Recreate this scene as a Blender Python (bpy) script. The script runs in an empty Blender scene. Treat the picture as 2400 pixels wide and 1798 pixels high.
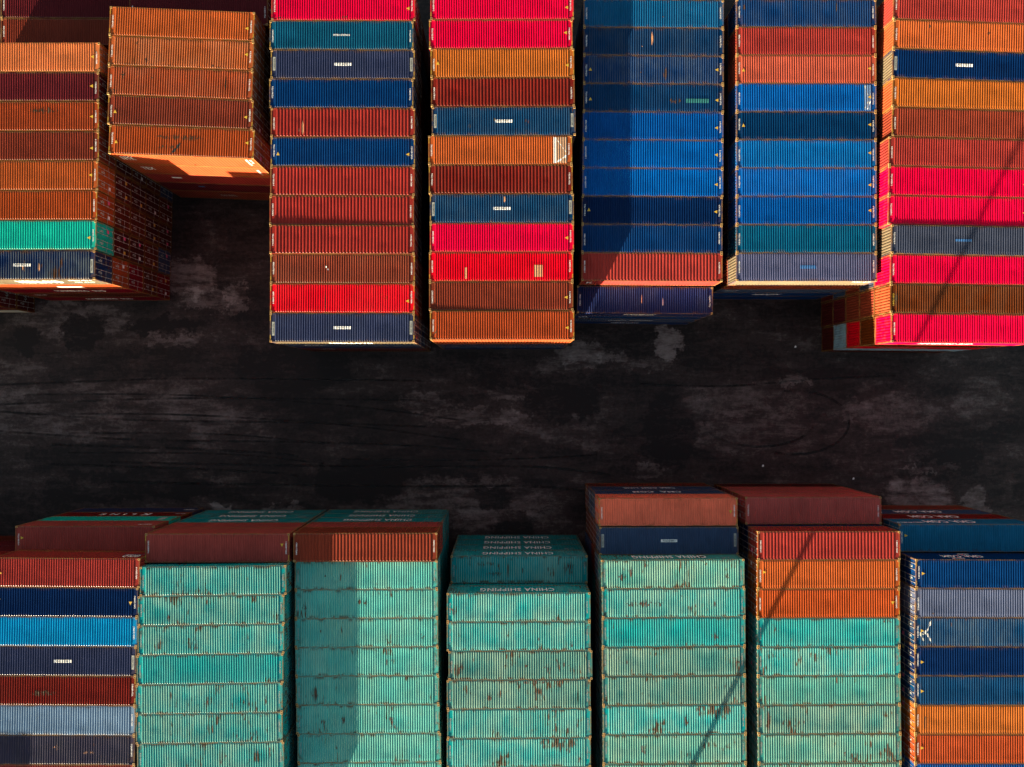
import bpy, math, random
from mathutils import Vector, Matrix
random.seed(7)
scene = bpy.context.scene
COL = scene.collection

# ------------------------------------------------------------------ camera
F_PX, CX, CY, NX, NY, HC_AM = 1816.0, 1200.0, 899.0, 1187.0, 925.0, 79.55
cam_d = bpy.data.cameras.new('camera'); cam = bpy.data.objects.new('camera', cam_d); COL.objects.link(cam)
cam.location = (0, 0, HC_AM)
cam.rotation_euler = ((NY-CY)/F_PX, (NX-CX)/F_PX, 0)
cam_d.sensor_fit = 'HORIZONTAL'; cam_d.angle_x = 2*math.atan(CX/F_PX)
cam_d.clip_start = 1; cam_d.clip_end = 2000
scene.camera = cam
R_CAM = cam.rotation_euler.to_matrix()
def at(px, py, z):
    """the point at height z that the survey photograph (2400 x 1798) shows at px, py"""
    d = R_CAM @ Vector(((px-CX)/F_PX, -(py-CY)/F_PX, -1))
    t = (z-HC_AM)/d.z
    return Vector((d.x*t, d.y*t, z))

# ------------------------------------------------------------------ light
SUN_AZ, SUN_EL = math.radians(207.7), math.radians(6.4)     # azimuth clockwise from +Y
w = bpy.data.worlds.new('World'); scene.world = w; w.use_nodes = True
nt = w.node_tree; nt.nodes.clear()
sky = nt.nodes.new('ShaderNodeTexSky'); sky.sky_type = 'NISHITA'; sky.sun_disc = False
sky.sun_elevation = SUN_EL; sky.sun_rotation = SUN_AZ; sky.air_density = 1.0; sky.dust_density = 2.0; sky.ozone_density = 0.2
bg = nt.nodes.new('ShaderNodeBackground'); bg.inputs['Strength'].default_value = 0.05
wo = nt.nodes.new('ShaderNodeOutputWorld')
nt.links.new(sky.outputs[0], bg.inputs[0]); nt.links.new(bg.outputs[0], wo.inputs[0])
sd = bpy.data.lights.new('sun', 'SUN'); sun = bpy.data.objects.new('sun', sd); COL.objects.link(sun)
sd.energy = 5.0; sd.angle = math.radians(0.5); sd.color = (1.0, 0.83, 0.58)
travel = Vector((-math.sin(SUN_AZ)*math.cos(SUN_EL), -math.cos(SUN_AZ)*math.cos(SUN_EL), -math.sin(SUN_EL)))
sun.rotation_euler = travel.to_track_quat('-Z', 'Y').to_euler()
sun.location = (-40, -80, 60)
scene.view_settings.view_transform = 'Standard'; scene.view_settings.look = 'None'
scene.view_settings.exposure = 2.55; scene.view_settings.gamma = 1.0
scene.view_settings.use_curve_mapping = False
scene.cycles.max_bounces = 5; scene.cycles.diffuse_bounces = 3; scene.cycles.glossy_bounces = 2

# ------------------------------------------------------------------ materials
def lin(c): 
    c /= 255.0
    return c/12.92 if c <= 0.04045 else ((c+0.055)/1.055)**2.4
def rgb(r, g, b): return (lin(r), lin(g), lin(b))
def new_mat(name):
    m = bpy.data.materials.new(name); m.use_nodes = True
    return m, m.node_tree, m.node_tree.nodes['Principled BSDF']
def flat_mat(name, col, rough=0.6, metal=0.0):
    m, t, b = new_mat(name)
    n = t.nodes.new('ShaderNodeTexNoise'); n.inputs['Scale'].default_value = 9; n.inputs['Detail'].default_value = 4
    tc = t.nodes.new('ShaderNodeTexCoord'); t.links.new(tc.outputs['Object'], n.inputs['Vector'])
    mx = t.nodes.new('ShaderNodeMix'); mx.data_type = 'RGBA'
    mx.inputs[6].default_value = (*[c*0.72 for c in col], 1); mx.inputs[7].default_value = (*[min(1, c*1.15) for c in col], 1)
    t.links.new(n.outputs[0], mx.inputs[0]); t.links.new(mx.outputs[2], b.inputs['Base Color'])
    b.inputs['Roughness'].default_value = rough; b.inputs['Metallic'].default_value = metal
    return m

def N(t, kind, **kw):
    n = t.nodes.new(kind)
    for k, v in kw.items(): setattr(n, k, v)
    return n
def mathn(t, op, a, b=None, clamp=False):
    n = N(t, 'ShaderNodeMath', operation=op, use_clamp=clamp)
    for i, v in enumerate((a, b)):
        if v is None: continue
        if isinstance(v, (int, float)): n.inputs[i].default_value = v
        else: t.links.new(v, n.inputs[i])
    return n.outputs[0]
def maprange(t, v, a, b, c=0.0, d=1.0):
    n = N(t, 'ShaderNodeMapRange', interpolation_type='SMOOTHSTEP')
    t.links.new(v, n.inputs[0])
    for i, x in zip((1, 2, 3, 4), (a, b, c, d)):
        if isinstance(x, (int, float)): n.inputs[i].default_value = x
        else: t.links.new(x, n.inputs[i])
    return n.outputs[0]
def noise(t, vec, scale, detail=3.0, rough=0.55, stretch=(1, 1, 1)):
    mp = N(t, 'ShaderNodeMapping'); mp.inputs['Scale'].default_value = stretch
    t.links.new(vec, mp.inputs['Vector'])
    n = N(t, 'ShaderNodeTexNoise'); n.inputs['Scale'].default_value = scale
    n.inputs['Detail'].default_value = detail; n.inputs['Roughness'].default_value = rough
    t.links.new(mp.outputs[0], n.inputs['Vector'])
    return n.outputs[0]
def mixc(t, f, a, b, blend='MIX'):
    n = N(t, 'ShaderNodeMix', data_type='RGBA', blend_type=blend)
    if isinstance(f, (int, float)): n.inputs[0].default_value = f
    else: t.links.new(f, n.inputs[0])
    for i, v in ((6, a), (7, b)):
        if isinstance(v, tuple): n.inputs[i].default_value = (*v, 1) if len(v) == 3 else v
        else: t.links.new(v, n.inputs[i])
    return n.outputs[2]

def paint_material(name, frame=False, attr=False):
    """weathered enamel on steel: the colour and the amount of wear come with each object"""
    m, t, b = new_mat(name)
    oi = N(t, 'ShaderNodeObjectInfo'); tc = N(t, 'ShaderNodeTexCoord')
    off = N(t, 'ShaderNodeVectorMath', operation='SCALE'); off.inputs[0].default_value = (57.0, 31.0, 83.0)
    t.links.new(oi.outputs['Random'], off.inputs['Scale'])
    add = N(t, 'ShaderNodeVectorMath', operation='ADD')
    t.links.new(tc.outputs['Object'], add.inputs[0]); t.links.new(off.outputs[0], add.inputs[1])
    v = add.outputs[0]
    if attr:
        at_ = N(t, 'ShaderNodeAttribute', attribute_name='tint'); base = at_.outputs['Color']; wear = 0.35
        v = tc.outputs['Object']
    else:
        base = oi.outputs['Color']; wear = oi.outputs['Alpha']
    big = noise(t, v, 0.35, 4, 0.6)
    mid = noise(t, v, 1.6, 5, 0.65, (2.2, 0.35, 0.35))
    val = mathn(t, 'MULTIPLY', maprange(t, big, 0.3, 0.7, 0.89, 1.07), maprange(t, mid, 0.3, 0.7, 0.90, 1.08))
    hs = N(t, 'ShaderNodeHueSaturation'); t.links.new(base, hs.inputs['Color']); t.links.new(val, hs.inputs['Value'])
    col = hs.outputs[0]
    # sunlight on the roof ridges painted in as paler crests; paint chalked faintly in broad patches
    sz = N(t, 'ShaderNodeSeparateXYZ'); t.links.new(tc.outputs['Object'], sz.inputs[0])
    if not attr and not frame:
        crest = mathn(t, 'MULTIPLY', maprange(t, sz.outputs[2], -0.040, -0.004), mathn(t, 'LESS_THAN', sz.outputs[2], 0.0))
        w3 = mathn(t, 'POWER', wear, 5.0)
        amt = mathn(t, 'MULTIPLY_ADD', w3, 0.62); t.nodes[-1].inputs[2].default_value = 0.0
        amt = mathn(t, 'MULTIPLY', amt, maprange(t, noise(t, v, 0.7, 4, 0.6, (1, .6, .6)), 0.3, 0.7, 0.55, 1.0))
        pale = mixc(t, 0.55, col, (0.66, 0.68, 0.42))
        col = mixc(t, mathn(t, 'MULTIPLY', crest, amt), col, pale)
        fade = mathn(t, 'MULTIPLY', maprange(t, noise(t, v, 0.5, 5, 0.62, (1, .55, .55)), 0.42, 0.68, 0, 0.24), w3)
        col = mixc(t, fade, col, (0.46, 0.54, 0.40))
    # dust film collecting in places
    dust = mathn(t, 'MULTIPLY', maprange(t, noise(t, v, 0.9, 5, 0.65), 0.5, 0.8, 0, 0.35), 0.7)
    col = mixc(t, dust, col, (0.45, 0.42, 0.40), 'MULTIPLY')
    # rust: streaks drawn out along the corrugations, gathered in clusters
    st = noise(t, v, 1.0, 4, 0.62, (7.0, 0.75, 0.75))
    cl = noise(t, v, 0.42, 3, 0.5)
    sp = noise(t, v, 3.2, 5, 0.7, (1.5, 1, 1))
    thr = mathn(t, 'MULTIPLY_ADD', wear, -0.20); t.nodes[-1].inputs[2].default_value = 0.815
    if attr: thr = 0.72
    mixn = mathn(t, 'ADD', mathn(t, 'MULTIPLY', st, 0.50), mathn(t, 'MULTIPLY', cl, 0.58))
    thr_hi = mathn(t, 'ADD', thr, 0.035) if not attr else 0.76
    rust = maprange(t, mixn, thr, thr_hi, 0, 0.9)
    spots = maprange(t, sp, mathn(t, 'ADD', thr, 0.045) if not attr else 0.7, mathn(t, 'ADD', thr, 0.08) if not attr else 0.74, 0, 0.85)
    rust = mathn(t, 'MAXIMUM', rust, spots)
    # rust creeping in from the two ends
    sx = N(t, 'ShaderNodeSeparateXYZ'); t.links.new(tc.outputs['Object'], sx.inputs[0])
    ax = mathn(t, 'ABSOLUTE', sx.outputs[0])
    ed = mathn(t, 'MULTIPLY', maprange(t, ax, 5.35, 6.05), maprange(t, noise(t, v, 1.6, 4, 0.65), 0.46, 0.68, 0, 0.95))
    ed = mathn(t, 'MULTIPLY', ed, wear)
    rust = mathn(t, 'MAXIMUM', rust, ed)
    if not attr and not frame:                                      # seams along the two long edges of a roof
        ay = mathn(t, 'ABSOLUTE', sx.outputs[1])
        se = mathn(t, 'MULTIPLY', maprange(t, ay, 0.85, 1.14), maprange(t, noise(t, v, 1.5, 5, 0.7, (1, .4, .4)), 0.48, 0.62, 0, 0.95))
        se = mathn(t, 'MULTIPLY', mathn(t, 'MULTIPLY', se, wear), mathn(t, 'LESS_THAN', sx.outputs[2], 0.0))
        rust = mathn(t, 'MAXIMUM', rust, se)
    rc = mixc(t, noise(t, v, 4.0, 3), (0.030, 0.014, 0.008), (0.13, 0.055, 0.018))
    if frame:
        fr = maprange(t, noise(t, v, 1.1, 5, 0.7), 0.35, 0.62, 0.15, 0.95)
        rust = mathn(t, 'MAXIMUM', rust, mathn(t, 'MULTIPLY', fr, 0.85))
        rc = mixc(t, noise(t, v, 3.0, 4), (0.09, 0.045, 0.016), (0.30, 0.17, 0.055))
    col = mixc(t, rust, col, rc)
    t.links.new(col, b.inputs['Base Color'])
    t.links.new(mathn(t, 'MULTIPLY_ADD', rust, 0.3), b.inputs['Roughness']); t.nodes[-1].inputs[2].default_value = 0.38
    if attr or frame: b.inputs['Specular IOR Level'].default_value = 0.06
    else:                                                           # the pressed ends of the ridges keep their gloss
        gl = mathn(t, 'MULTIPLY', maprange(t, mathn(t, 'ABSOLUTE', sx.outputs[1]), 1.09, 1.12, 0.0, 0.42), mathn(t, 'LESS_THAN', sx.outputs[2], 0.0))
        t.links.new(mathn(t, 'ADD', gl, 0.05), b.inputs['Specular IOR Level'])
    return m

M_PAINT = paint_material('container_paint')
M_FRAME = paint_material('container_frame_paint', frame=True)
M_MASS = paint_material('far_container_paint', attr=True)
M_CAST = flat_mat('casting_steel', (0.42, 0.25, 0.085), 0.7)
M_HOLE = flat_mat('casting_hole', (0.01, 0.008, 0.006), 0.9)
M_ROD = flat_mat('galvanised_rod', (0.40, 0.37, 0.35), 0.5, 0.1)
M_WHITE = flat_mat('white_lettering', (0.88, 0.88, 0.86), 0.6)
M_DULL = flat_mat('worn_lettering', (0.32, 0.34, 0.32), 0.7)
M_YELLOW = flat_mat('yellow_lettering', (0.62, 0.39, 0.03), 0.6)
M_BLACK = flat_mat('black_lettering', (0.02, 0.02, 0.02), 0.7)
M_PINK = flat_mat('pink_sticker', (0.75, 0.06, 0.22), 0.6)
M_BLUE = flat_mat('blue_patch', (0.02, 0.10, 0.28), 0.6)
M_TURQ = flat_mat('turquoise_patch', (0.012, 0.13, 0.14), 0.6)
M_TAN = flat_mat('tan_primer_patch', (0.50, 0.24, 0.12), 0.7)
M_RUSTY = flat_mat('rust_patch', (0.06, 0.028, 0.014), 0.8)
M_WISP = flat_mat('torn_film', (0.50, 0.50, 0.50), 0.4)
M_FILM = flat_mat('clouded_film', (0.42, 0.25, 0.15), 0.35)
M_FILMB = flat_mat('clouded_blue_film', (0.10, 0.19, 0.36), 0.35)
M_SOOT = flat_mat('soot_stain', (0.045, 0.03, 0.012), 0.8)

# ------------------------------------------------------------------ mesh helpers
class MB:
    def __init__(s): s.v = []; s.f = []
    def box(s, x0, x1, y0, y1, z0, z1):
        i = len(s.v)
        s.v += [(x0,y0,z0),(x1,y0,z0),(x1,y1,z0),(x0,y1,z0),(x0,y0,z1),(x1,y0,z1),(x1,y1,z1),(x0,y1,z1)]
        s.f += [tuple(i+k for k in q) for q in ((0,3,2,1),(4,5,6,7),(0,1,5,4),(1,2,6,5),(2,3,7,6),(3,0,4,7))]
    def quad(s, *p):
        i = len(s.v); s.v += list(p); s.f.append(tuple(range(i, i+len(p))))
    def grid(s, pts):
        i = len(s.v); nr, nc = len(pts), len(pts[0])
        for r in pts: s.v += r
        for a in range(nr-1):
            for b in range(nc-1):
                s.f.append((i+a*nc+b, i+a*nc+b+1, i+(a+1)*nc+b+1, i+(a+1)*nc+b))
    def rod(s, x, y, z0, z1, r, n=6):
        i = len(s.v)
        for z in (z0, z1):
            for k in range(n): s.v.append((x+r*math.cos(k*2*math.pi/n), y+r*math.sin(k*2*math.pi/n), z))
        for k in range(n):
            k2 = (k+1) % n; s.f.append((i+k, i+k2, i+n+k2, i+n+k))
        s.f.append(tuple(i+n+k for k in range(n))); s.f.append(tuple(i+k for k in reversed(range(n))))
    def mesh(s, name, mat):
        m = bpy.data.meshes.new(name); m.from_pydata(s.v, [], s.f); m.update()
        if mat: m.materials.append(mat)
        return m

L, W = 12.192, 2.438
HCUBE, STD = 2.896, 2.591
RIDGE_TOP, VALLEY = -0.003, -0.043          # measured down from the top of the castings

def roof_profile(n, x_end=5.66, top=0.17, slope=0.26):
    """corrugation as (x, height) across the length, ridges running over the width"""
    pitch = 2*x_end/n; pts = [(-L/2+0.10, VALLEY)]
    for k in range(n):
        c = -x_end + (k+0.5)*pitch
        for dx, h in ((-(top/2+slope)*pitch, VALLEY), (-top/2*pitch, RIDGE_TOP), (top/2*pitch, RIDGE_TOP), ((top/2+slope)*pitch, VALLEY)):
            pts.append((c+dx, h))
    pts.append((L/2-0.10, VALLEY))
    return pts
PROFILE = {'fine': roof_profile(56), 'broad': roof_profile(40, top=0.26, slope=0.22)}
def height_at(kind, x):
    p = PROFILE[kind]
    for (a, ha), (b, hb) in zip(p, p[1:]):
        if a <= x <= b: return ha + (hb-ha)*(x-a)/max(1e-6, b-a)
    return VALLEY
def roof_mesh(kind, seed):
    """corrugated panel with the slight sag and dents of a used box"""
    r = random.Random(seed); mb = MB(); yo = W/2-0.062; yi = yo-0.05
    waves = [(r.uniform(.25, 1.3), r.uniform(.4, 2.2), r.uniform(0, 6.3), r.uniform(.25, 1)) for _ in range(7)]
    dents = [(r.uniform(-5, 5), r.uniform(-.9, .9), r.uniform(.25, .8), r.uniform(.004, .016)) for _ in range(7)]
    jit = {}
    def drop(x, y):
        f = 1-(y/yi)**2
        d = 0.004*f*(1+sum(q*math.sin(kx*x+ky*y+p) for kx, ky, p, q in waves)/2.2)
        for cx, cy, rad, dep in dents: d += f*dep*math.exp(-((x-cx)**2+(y-cy)**2)/(rad*rad))
        return max(0.0, d)
    ys = [yi*k/5 for k in range(-5, 6)]
    rows = [[(x, -yo, VALLEY) for x, h in PROFILE[kind]]]
    for y in ys:
        row = []
        for x, h in PROFILE[kind]:
            k = round(x/0.2); jit.setdefault(k, r.uniform(-.006, .006))
            row.append((x+jit[k]*math.sin(y*2+k), y, h-drop(x, y)))
        rows.append(row)
    rows.append([(x, yo, VALLEY) for x, h in PROFILE[kind]])
    mb.grid(rows)
    return mb.mesh('roof_'+kind, M_PAINT)
ROOFS = {'fine': [roof_mesh('fine', k) for k in range(9)], 'broad': [roof_mesh('broad', 40+k) for k in range(4)]}
ROOF = {k: v[0] for k, v in ROOFS.items()}

def frame_mesh(H):
    mb = MB(); lx, ly = L/2, W/2
    for sx in (-1, 1):
        for sy in (-1, 1):
            xa, xb = sorted((sx*(lx-0.155), sx*(lx-0.004))); ya, yb = sorted((sy*(ly-0.11), sy*(ly-0.003)))
            mb.box(xa, xb, ya, yb, 0.119, H-0.119)
            xa, xb = sorted((sx*(lx-0.178), sx*lx)); ya, yb = sorted((sy*(ly-0.162), sy*ly))
            mb.box(xa, xb, ya, yb, 0.004, 0.118)
        xa, xb = sorted((sx*(lx-0.10), sx*(lx-0.006)))
        mb.box(xa, xb, -ly+0.163, ly-0.163, H-0.13, H-0.016)
        mb.box(xa, xb, -ly+0.163, ly-0.163, 0.02, 0.15)
    for sy in (-1, 1):
        ya, yb = sorted((sy*(ly-0.061), sy*(ly-0.002)))
        mb.box(-lx+0.179, lx-0.179, ya, yb, H-0.105, H-0.024)
        mb.box(-lx+0.179, lx-0.179, ya, yb, 0.02, 0.165)
    mb.box(-lx+0.11, lx-0.11, -ly+0.07, ly-0.07, 0.06, 0.10)
    return mb.mesh('container_frame', M_FRAME)
def corr(n, a, b, d_out, d_in, top=.36, slope=.16):
    p = (b-a)/n; pts = [(a, d_in)]
    for k in range(n):
        c = a+(k+0.5)*p
        for dx, h in ((-(top/2+slope)*p, d_in), (-top/2*p, d_out), (top/2*p, d_out), ((top/2+slope)*p, d_in)): pts.append((c+dx, h))
    pts.append((b, d_in)); return pts
def side_mesh(H):
    mb = MB(); pr = corr(42, -L/2+0.156, L/2-0.156, 0.004, 0.042)
    mb.grid([[(x, W/2-d, z) for x, d in pr] for z in (H-0.106, 0.166)])
    return mb.mesh('container_side', M_PAINT)
def end_mesh(H):
    mb = MB(); pr = corr(9, -W/2+0.111, W/2-0.111, 0.012, 0.052)
    mb.grid([[(-L/2+d, y, z) for y, d in pr] for z in (H-0.131, 0.151)])
    return mb.mesh('container_end', M_PAINT)
def door_mesh(H):
    mb = MB(); x = L/2; y0, y1 = 0.006, W/2-0.112; z0, z1 = 0.155, H-0.135
    mb.box(x-0.07, x-0.045, y0, y1, z0, z1)
    for k in range(5):                                            # pressed bands
        za = z0+0.10+k*(z1-z0-0.1)/5
        mb.box(x-0.044, x-0.03, y0+0.07, y1-0.07, za, za+0.30)
    for k in range(4):                                            # hinges
        za = z0+0.25+k*(z1-z0-0.5)/3
        mb.box(x-0.044, x-0.012, y1-0.055, y1-0.004, za-0.06, za+0.06)
    return mb.mesh('container_door', M_PAINT)
def rod_mesh(H, y):
    mb = MB(); x = L/2-0.016
    mb.rod(x, y, 0.11, H-0.10, 0.019)
    for z in (0.2, H*0.36, H*0.62, H-0.2): mb.box(x-0.02, x+0.012, y-0.06, y+0.06, z-0.03, z+0.03)
    mb.box(x, x+0.016, y, y+0.38, 1.02+y*0.2, 1.05+y*0.2)
    return mb.mesh('locking_rod', M_ROD)
def casting_mesh():
    mb = MB(); x0, x1, y0, y1 = -0.089, 0.089, -0.081, 0.081; z0, z1 = -0.118, 0.0
    hx0, hx1, hy0, hy1 = -0.055, 0.055, -0.03, 0.03
    mb.quad((x0,y0,z0),(x1,y0,z0),(x1,y0,z1),(x0,y0,z1)); mb.quad((x1,y0,z0),(x1,y1,z0),(x1,y1,z1),(x1,y0,z1))
    mb.quad((x1,y1,z0),(x0,y1,z0),(x0,y1,z1),(x1,y1,z1)); mb.quad((x0,y1,z0),(x0,y0,z0),(x0,y0,z1),(x0,y1,z1))
    o = [(x0,y0,z1),(x1,y0,z1),(x1,y1,z1),(x0,y1,z1)]; h = [(hx0,hy0,z1),(hx1,hy0,z1),(hx1,hy1,z1),(hx0,hy1,z1)]
    for k in range(4): mb.quad(o[k], o[(k+1)%4], h[(k+1)%4], h[k])
    n = len(mb.f); d = [(a, b, z1-0.07) for a, b, c in h]
    for k in range(4): mb.quad(h[k], h[(k+1)%4], d[(k+1)%4], d[k])
    mb.quad(*d)
    m = mb.mesh('corner_casting', M_CAST); m.materials.append(M_HOLE)
    for p in m.polygons:
        if p.index >= n: p.material_index = 1
    return m
FRAME = {h: frame_mesh(h) for h in (HCUBE, STD)}; SIDE = {h: side_mesh(h) for h in (HCUBE, STD)}
END = {h: end_mesh(h) for h in (HCUBE, STD)}; DOOR = {h: door_mesh(h) for h in (HCUBE, STD)}
RODS = {(h, y): rod_mesh(h, y) for h in (HCUBE, STD) for y in (0.28, 0.80)}
CAST = casting_mesh()
def hazard_mesh():
    mb = MB()
    for sx in (-1, 1):
        for sy in (-1, 1):
            for k in range(5):
                y = sy*(0.98-k*0.085); x = sx*(L/2-0.055)
                mb.quad((x-0.04, y-0.045, 0), (x+0.04, y-0.01, 0), (x+0.04, y+0.03, 0), (x-0.04, y-0.005, 0))
    return mb.mesh('hazard_stripes', M_YELLOW)
HAZARD = hazard_mesh()
def tri_mesh():
    mb = MB(); mb.quad((-0.13, -0.14, 0), (0.15, 0, 0), (-0.13, 0.14, 0)); m = mb.mesh('warning_triangle', M_YELLOW)
    return m
TRI = tri_mesh()
def sticker_mesh():
    mb = MB(); x = L/2-0.026
    zs_ = [1.72, 1.84, 1.85, 1.95, 1.96, 2.05, 2.06, 2.27]; wd = [.20, .20, .03, .03, .24, .24, .03, .20]
    mb.grid([[(x, .42, z) for z in zs_], [(x, .42+w_, z) for z, w_ in zip(zs_, wd)]])
    return mb.mesh('door_data_plate', M_DULL)
STICK = sticker_mesh()
def square_sticker(name, mat):
    mb = MB(); x = L/2-0.024
    mb.quad((x, 0.5, 0.75), (x, 0.8, 0.75), (x, 0.8, 1.12), (x, 0.5, 1.12)); return mb.mesh(name, mat)
STICK_PINK = square_sticker('door_sticker_pink', M_PINK); STICK_YEL = square_sticker('door_sticker_yellow', M_YELLOW)
STICK_WHT = square_sticker('door_sticker_white', M_WHITE)

_text = {}
def text_mesh(s, size, mat, spacing=1.0, shear=0.0):
    key = (s, size, mat.name, spacing, shear)
    if key not in _text:
        c = bpy.data.curves.new('lettering', 'FONT'); c.body = s; c.size = size; c.align_x = 'CENTER'; c.align_y = 'CENTER'
        c.space_character = spacing; c.resolution_u = 2; c.shear = shear; c.offset = size*0.022
        o = bpy.data.objects.new('lettering', c); COL.objects.link(o)
        dg = bpy.context.evaluated_depsgraph_get(); dg.update()
        m = bpy.data.meshes.new_from_object(o.evaluated_get(dg)); m.name = 'lettering'
        m.materials.clear(); m.materials.append(mat)
        bpy.data.objects.remove(o); _text[key] = m
    return _text[key]

def link(name, mesh, parent=None, loc=(0, 0, 0), rot=(0, 0, 0), color=None):
    o = bpy.data.objects.new(name, mesh); COL.objects.link(o)
    o.location = loc; o.rotation_euler = rot
    if parent: o.parent = parent
    if color: o.color = color
    return o
def tag(o, label, cat, group=None):
    o['label'] = label; o['category'] = cat
    if group: o['group'] = group

# ------------------------------------------------------------------ colours (seen on the sunlit roofs; shade and dim ones matched to shaded faces)
K = 0.80
PAL = {n: tuple(K*c for c in rgb(*v)) for n, v in {
    'orange': (196, 92, 38), 'dusty orange': (190, 92, 42), 'burnt orange': (186, 78, 30), 'tan orange': (188, 102, 44),
    'brown': (150, 62, 32), 'red brown': (158, 46, 34), 'dark red brown': (124, 38, 28), 'rust red': (172, 54, 40),
    'maroon': (104, 32, 32), 'dark maroon': (84, 28, 28), 'plum brown': (120, 58, 46),
    'pinkish red': (240, 10, 66), 'bright red': (234, 8, 40), 'coral red': (190, 82, 56),
    'teal blue': (20, 92, 124), 'slate navy': (60, 64, 86), 'navy': (22, 50, 92), 'dark navy': (22, 32, 62),
    'deep blue': (6, 64, 112), 'blue grey': (34, 82, 118), 'bright blue': (10, 116, 196), 'royal blue': (8, 100, 192),
    'sky blue': (24, 124, 198), 'steel blue': (26, 98, 146), 'dark blue': (8, 66, 108), 'cyan blue': (2, 142, 200),
    'petrol': (4, 104, 142), 'green': (14, 166, 140), 'turquoise': (30, 168, 160), 'dull turquoise': (30, 138, 138),
    'purple grey': (100, 96, 112), 'grey': (76, 80, 94), 'lavender grey': (110, 116, 148), 'pale steel': (122, 150, 172),
    'charcoal': (60, 54, 66), 'pale blue': (150, 186, 204), 'brown orange': (170, 70, 32), 'stained brown': (128, 62, 26),
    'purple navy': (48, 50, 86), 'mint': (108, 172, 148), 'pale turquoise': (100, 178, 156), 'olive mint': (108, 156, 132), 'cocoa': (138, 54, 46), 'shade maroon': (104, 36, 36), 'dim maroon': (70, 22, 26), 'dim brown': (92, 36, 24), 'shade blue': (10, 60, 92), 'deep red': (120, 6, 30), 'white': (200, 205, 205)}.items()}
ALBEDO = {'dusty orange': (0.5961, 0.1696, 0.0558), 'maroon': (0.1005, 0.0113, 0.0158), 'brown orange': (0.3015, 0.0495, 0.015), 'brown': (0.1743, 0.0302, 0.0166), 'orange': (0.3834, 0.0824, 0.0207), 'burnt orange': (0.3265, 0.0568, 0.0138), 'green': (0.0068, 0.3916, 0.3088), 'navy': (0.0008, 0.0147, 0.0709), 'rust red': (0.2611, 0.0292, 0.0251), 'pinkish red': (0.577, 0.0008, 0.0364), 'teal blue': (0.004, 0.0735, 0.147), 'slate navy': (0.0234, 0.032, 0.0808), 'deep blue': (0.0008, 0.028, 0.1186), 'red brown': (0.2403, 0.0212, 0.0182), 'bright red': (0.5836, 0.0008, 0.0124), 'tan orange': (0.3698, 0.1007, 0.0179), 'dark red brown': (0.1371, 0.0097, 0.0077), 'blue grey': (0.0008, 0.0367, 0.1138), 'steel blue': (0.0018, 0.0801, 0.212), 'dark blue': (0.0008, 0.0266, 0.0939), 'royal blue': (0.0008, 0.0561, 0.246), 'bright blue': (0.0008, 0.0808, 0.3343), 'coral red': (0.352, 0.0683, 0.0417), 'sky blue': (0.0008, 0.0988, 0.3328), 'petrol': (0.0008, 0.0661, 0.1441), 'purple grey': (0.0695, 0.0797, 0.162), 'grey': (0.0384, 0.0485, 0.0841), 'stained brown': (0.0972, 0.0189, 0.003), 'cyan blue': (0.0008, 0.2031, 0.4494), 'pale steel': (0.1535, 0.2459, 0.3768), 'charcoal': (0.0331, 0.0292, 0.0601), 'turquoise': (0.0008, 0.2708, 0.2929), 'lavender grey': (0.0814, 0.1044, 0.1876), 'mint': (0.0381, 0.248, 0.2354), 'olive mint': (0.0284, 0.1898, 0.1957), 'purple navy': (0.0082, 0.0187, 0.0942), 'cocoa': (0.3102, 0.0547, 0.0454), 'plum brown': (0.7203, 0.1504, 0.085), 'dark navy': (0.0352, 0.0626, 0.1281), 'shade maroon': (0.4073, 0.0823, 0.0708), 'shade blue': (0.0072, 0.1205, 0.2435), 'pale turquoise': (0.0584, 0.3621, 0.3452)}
PAL.update(ALBEDO); PAL['red orange'] = tuple(.3*a+.7*b for a, b in zip(PAL['coral red'], PAL['burnt orange'])); PAL['dusty grey'] = (.125, .10, .066); PAL['dull turquoise'] = tuple(.8*c for c in PAL['turquoise'])  # wall tints here have the look of low sunlight put into them
WORD = {1: 'first', 2: 'second', 3: 'third', 4: 'fourth', 5: 'fifth', 6: 'sixth', 7: 'seventh', 8: 'eighth', 9: 'ninth', 10: 'tenth', 11: 'eleventh', 12: 'twelfth', 13: 'thirteenth'}
GROUP = 'stacked shipping containers'

def random_code():
    return random.choice(['TCLU','MSKU','GESU','TGHU','CAXU','TRLU','CRXU','FCIU','INKU','GLDU']) + ' ' + '%06d' % random.randint(100000, 999999) + ' ' + str(random.randint(0, 9))
CODES = [random_code() for _ in range(16)]

def conform_patch(kind, x0, x1, y0, y1, lift=0.004, slant=0.0):
    """a painted or taped area that follows the corrugations"""
    xs = sorted({x0, x1} | {p[0] for p in PROFILE[kind] if x0 < p[0] < x1})
    ys = [y0 + (y1-y0)*k/3 for k in range(4)]
    mb = MB()
    mb.grid([[(x+slant*(y-y0), y, height_at(kind, x+slant*(y-y0))+lift) for x in xs] for y in ys])
    return mb
def conform_band(kind, pts, width, lift=0.006):
    """a thin crumpled strip of film lying over the ridges along a polyline"""
    mb = MB(); rows = []
    for (xa, ya), (xb, yb) in zip(pts, pts[1:]):
        n = max(4, int(math.hypot(xb-xa, yb-ya)/0.03))
        for k in range(n):
            f = k/n; x = xa+(xb-xa)*f; y = ya+(yb-ya)*f
            d = math.hypot(xb-xa, yb-ya); nx, ny = -(yb-ya)/d, (xb-xa)/d
            w_ = width*(0.7+0.5*math.sin(x*9+y*7))
            rows.append([(x+nx*s*w_/2, y+ny*s*w_/2, height_at(kind, x+nx*s*w_/2)+lift) for s in (-1, -0.3, 0.3, 1)])
    mb.grid(rows); return mb

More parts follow.
